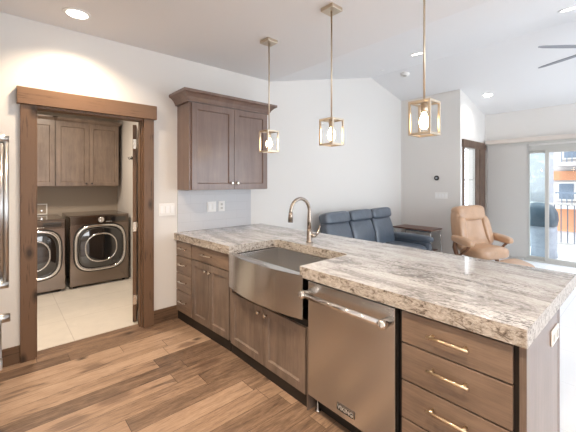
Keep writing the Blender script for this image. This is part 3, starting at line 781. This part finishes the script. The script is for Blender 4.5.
# ------------------------------------------------------------ sofa
t = thing('sofa', 'slate blue leather three-seat sofa with rolled headrests against the white wall', 'sofa', (4.3, 2.9, 0))
sx0, sx1 = 3.46, 5.20; wd = (sx1-sx0)/3
B().box(sx0+.02, sx1-.02, 2.50, 3.25, .10, .26).build('base', M['blueleather'], t, bevel=.03, seg=3)
RB = Matrix.Rotation(math.radians(-13), 3, 'X')
for i in range(3):
    c = sx0+wd*(i+.5)
    B().cushion((c, 2.80, .345), (wd-.012, .74, .22), 5).build('seat_cushion', M['blueleather'], t)
    def fb(v):
        v = v.copy(); f = abs(v.x)/(wd/2); v.y += .03*max(0, f-.6)*(1 if v.y < 0 else 0); v.y -= .02*math.cos(v.z*9) if v.y < 0 else 0; return v
    bk = B().cushion((c, 3.14, .63), (wd-.022, .17, .56), 6, 36, 22, fb, RB).build('back_cushion', M['blueleather'], t)
    B().cushion((c, 3.185, .925), (wd-.014, .20, .185), 4.5, 36, 16, None, RB).build('headrest', M['blueleather'], t)
for x, s in ((sx0-.075, -1), (sx1+.075, 1)):
    a = B().cushion((x, 2.84, .52), (.15, .86, .13), 3.4, 28, 14); a.cushion((x, 2.84, .31), (.11, .80, .40), 5, 28, 14)
    a.build('armrest', M['blueleather'], t)
for x in (sx0+.05, sx1-.05):
    for y in (2.56, 3.2): B().cyl((x, y, 0), (x, y, .12), .022, 12).build('leg', M['chrome'], t)

# side table in the corner
t = thing('side_table', 'small side table with a dark wood top on metal legs, behind the sofa arm', 'side table', (5.86, 2.97, 0))
b = B(); b.box(5.61, 6.05, 2.60, 3.34, .598, .622); b.build('tabletop', M['tabletop'], t, bevel=.004)
b = B(); rect_frame(b, 5.6, 6.06, 2.59, 3.35, .575, .598, .02)
b.bm.free(); b = B()
for (xa, xb, ya, yb) in ((5.62, 5.635, 2.61, 3.33), (6.025, 6.04, 2.61, 3.33), (5.635, 6.025, 2.61, 2.625), (5.635, 6.025, 3.315, 3.33)): b.box(xa, xb, ya, yb, .575, .598)
b.build('apron_frame', M['chrome'], t)
for x in (5.63, 6.03):
    for y in (2.625, 3.315):
        xx = x+(-.02 if x < 5.8 else .02)*0
        B().tube([(xx, y, .58), (xx, y+(-.02 if y < 3 else .0), 0)], .011, 10).build('leg', M['chrome'], t)
B().box(5.66, 6.0, 2.66, 3.30, .22, .235).build('shelf', M['tabletop'], t)

# ------------------------------------------------------------ recliner + footstool (local space, faces -Y, then turned)
def local(root_fn): pass
t = thing('recliner_chair', 'tan leather recliner with padded headrest and arms, facing the peninsula', 'armchair', (0, 0, 0))
L = M['tanleather']
def seatf(v):
    v = v.copy(); v.z += .03*(1-(abs(v.x)/.3)**2) if v.z > 0 else 0; v.z -= .05*max(0, (-v.y-.18))/.1*.4; return v
B().cushion((0, .04, .385), (.62, .50, .16), 4, 36, 18, seatf).build('seat', L, t)
RC = Matrix.Rotation(math.radians(-12), 3, 'X')
def backf(v):
    v = v.copy(); f = (v.z/.35)
    v.x *= 1.0-.14*max(0, f+.2)
    if v.y < 0:
        q = abs(v.x)/.29
        v.y += .055*math.exp(-((q)/.5)**2) * (1 if abs(f) < .6 else .3)   # recess between the side wings
        v.y += .014*math.sin(v.z*52+v.x*6)*math.exp(-(q/.45)**4)*(1 if f < .3 else 0)  # soft creases
    return v
bk = B().cushion((0, .285, .72), (.70, .20, .72), 5, 48, 40, backf, RC).build('backrest', L, t)
B().cushion((0, .325, .955), (.585, .22, .25), 4.2, 40, 18, None, RC).build('headrest', L, t)
for s in (-1, 1):
    B().cushion((s*.262, .225, .69), (.15, .15, .46), 3.6, 24, 18, lambda v, s=s: Vector((v.x-s*.10*v.z, v.y, v.z)), RC).build('side_bolster', L, t)
    def armf(v, s=s):
        v = v.copy(); v.z -= .12*((-v.y+.15)/.5)*.55; return v
    a = B().cushion((s*.40, .07, .59), (.135, .38, .115), 3.2, 28, 14, armf).build('armrest', L, t)
    w_ = B().tube([(s*.37, .22, .60), (s*.375, .24, .44), (s*.36, .20, .30), (s*.30, .05, .22)], [.030, .034, .034, .028], 12)
    w_.tube([(s*.385, -.05, .52), (s*.37, .02, .44), (s*.36, .10, .37), (s*.34, .20, .32)], .018, 10)
    w_.build('arm_support', M['chairwood'], t)
B().lathe([(.05, .36), (.05, .12), (.09, .08)], (0, 0, 0)).build('pedestal', M['chairwood'], t)
ring = [(.30*math.cos(2*PI*k/36), .30*math.sin(2*PI*k/36), .022) for k in range(36)]
b = B().tube(ring, .022, 10, closed=True, cap=False); b.box(-.30, .30, -.03, .03, .03, .07); b.build('ring_base', M['chairwood'], t)
t.location = (5.60, 1.745, 0); t.rotation_euler = (0, 0, math.radians(-22))

t = thing('footstool', 'tan leather footstool in front of the recliner, just past the counter edge', 'footstool', (0, 0, 0))
def ff(v):
    v = v.copy(); v.z += .05*(v.y/.25)
    return v
B().cushion((0, 0, .36), (.42, .30, .12), 3.6, 36, 16, ff).build('cushion', L, t)
B().lathe([(.04, .33), (.04, .10), (.07, .07)], (0, 0, 0)).build('pedestal', M['chairwood'], t)
ring = [(.20*math.cos(2*PI*k/36), .20*math.sin(2*PI*k/36), .02) for k in range(36)]
b = B().tube(ring, .02, 10, closed=True, cap=False); b.box(-.2, .2, -.025, .025, .03, .06); b.build('ring_base', M['chairwood'], t)
t.location = (5.06, 1.22, 0); t.rotation_euler = (0, 0, math.radians(-20))

# ------------------------------------------------------------ panel blind in front of the far wall
t = thing('panel_track_blind', 'flat grey fabric panel blind hanging left of the sliding glass door', 'blind', (7.3, 1.9, 2.2))
B().box(7.285, 7.33, SY0, 2.27, 2.16, 2.20).build('track', M['whitemetal'], t)
B().box(7.24, 7.35, SY0-.1, 2.28, 2.20, 2.275).build('valance', M['valance'], t)
B().box(7.296, 7.301, 1.60, 2.25, .07, 2.165).build('fabric_panel', M['blind'], t)
B().box(7.318, 7.323, 1.58, 2.20, .07, 2.165).build('fabric_panel', M['blind'], t)
B().box(7.292, 7.305, 1.60, 2.25, .05, .075).build('bottom_rail', M['whitemetal'], t)

# ------------------------------------------------------------ outside
struct(B().box(XF+.12, 9.4, -3, 3.4, -.12, -.04).build('floor', M['deck']))
t = thing('balcony_railing', 'white balcony railing with thin vertical bars outside the glass door', 'railing', (9.2, 0, -.04))
B().box(9.15, 9.23, -2.5, 3.0, .96, 1.0).build('top_rail', M['whitemetal'], t); B().box(9.16, 9.22, -2.5, 3.0, .10, .14).build('bottom_rail', M['whitemetal'], t)
for k in range(49): y = -2.45+.11*k; B().box(9.18, 9.20, y-.008, y+.008, .14, .96).build('baluster', M['bluegrey'], t)
for y in (-2.4, -.9, .6): B().box(9.15, 9.23, y-.04, y+.04, -.04, 1.0).build('post', M['whitemetal'], t)
o = B().box(9.3, 9.75, 1.62, 2.25, -.12, 3.2).build('stone_column', M['stone']); rebase(o, (9.5, 1.9, -.12)); tag(o, 'pale ledge stone column beyond the balcony, left of the glass door stile', 'column')
t = thing('covered_grill', 'barbecue grill under a dark blue cover with a grey skirt on the balcony', 'grill', (8.1, 1.55, -.04))
def gf(v):
    v = v.copy(); return v
def ringat(z, sx, sy, cy=1.55, e=3, n=40, wav=.0):
    out = []
    for i in range(n):
        a = 2*PI*i/n; c_, s_ = math.cos(a), math.sin(a)
        k = 1+wav*math.sin(a*9)
        out.append((8.1+math.copysign(abs(c_)**(2/e), c_)*sx*k, cy+math.copysign(abs(s_)**(2/e), s_)*sy*k, z))
    return out
B().loft([ringat(.60, .27, .26, 1.555), ringat(.72, .29, .275, 1.55), ringat(.86, .28, .265, 1.555), ringat(.97, .23, .22, 1.565), ringat(1.03, .15, .14, 1.58), ringat(1.05, .05, .05, 1.59)]).build('cover_top', M['cover'], t)
B().loft([ringat(-.03, .25, .20, 1.50, wav=.04), ringat(.2, .245, .195, 1.50, wav=.03), ringat(.45, .25, .21, 1.51, wav=.015), ringat(.63, .262, .235, 1.54)]).build('cover_skirt', M['cover_grey'], t)
# building across the street
t = thing('apartment_building', 'orange and white apartment building with balconies seen through the glass door', 'building', (16, 1, -4))
B().box(16, 20, -8, 2.95, -4, 7).build('wall', M['stucco_white'], t)
B().box(15.9, 16, -8, 2.8, 1.52, 1.86).build('orange_band', M['stucco_orange'], t)
B().box(15.9, 16, -8, 2.8, -.4, .45).build('orange_band', M['stucco_orange'], t)
for z in (.62, 2.15):
    bl = B().box(15.0, 15.95, -6, 2.45, z-.12, z).build('balcony_floor', M['stucco_white'], t)
    b = B(); b.box(15.0, 15.05, -6, 2.45, z+.42, z+.47)
    for k in range(60): b.box(15.01, 15.04, -6+.14*k, -5.975+.14*k, z, z+.42)
    b.build('balcony_rail', M['bluegrey'], bl)
for y0, y1, z0, z1 in ((2.0, 2.55, .75, 1.45), (.6, 1.4, .75, 1.45), (1.9, 2.4, 2.3, 3.3), (.3, 1.5, 2.3, 3.3)):
    fr = B().box(15.94, 15.99, y0, y1, z0, z1).build('window', M['whitemetal'], t)
    B().box(15.92, 15.945, y0+.06, y1-.06, z0+.06, z1-.06).build('pane', M['bluegrey'], fr)
o = B().box(9.6, 40, -20, 20, -4.2, -4.0).build('ground', M['foliage']); struct(o)
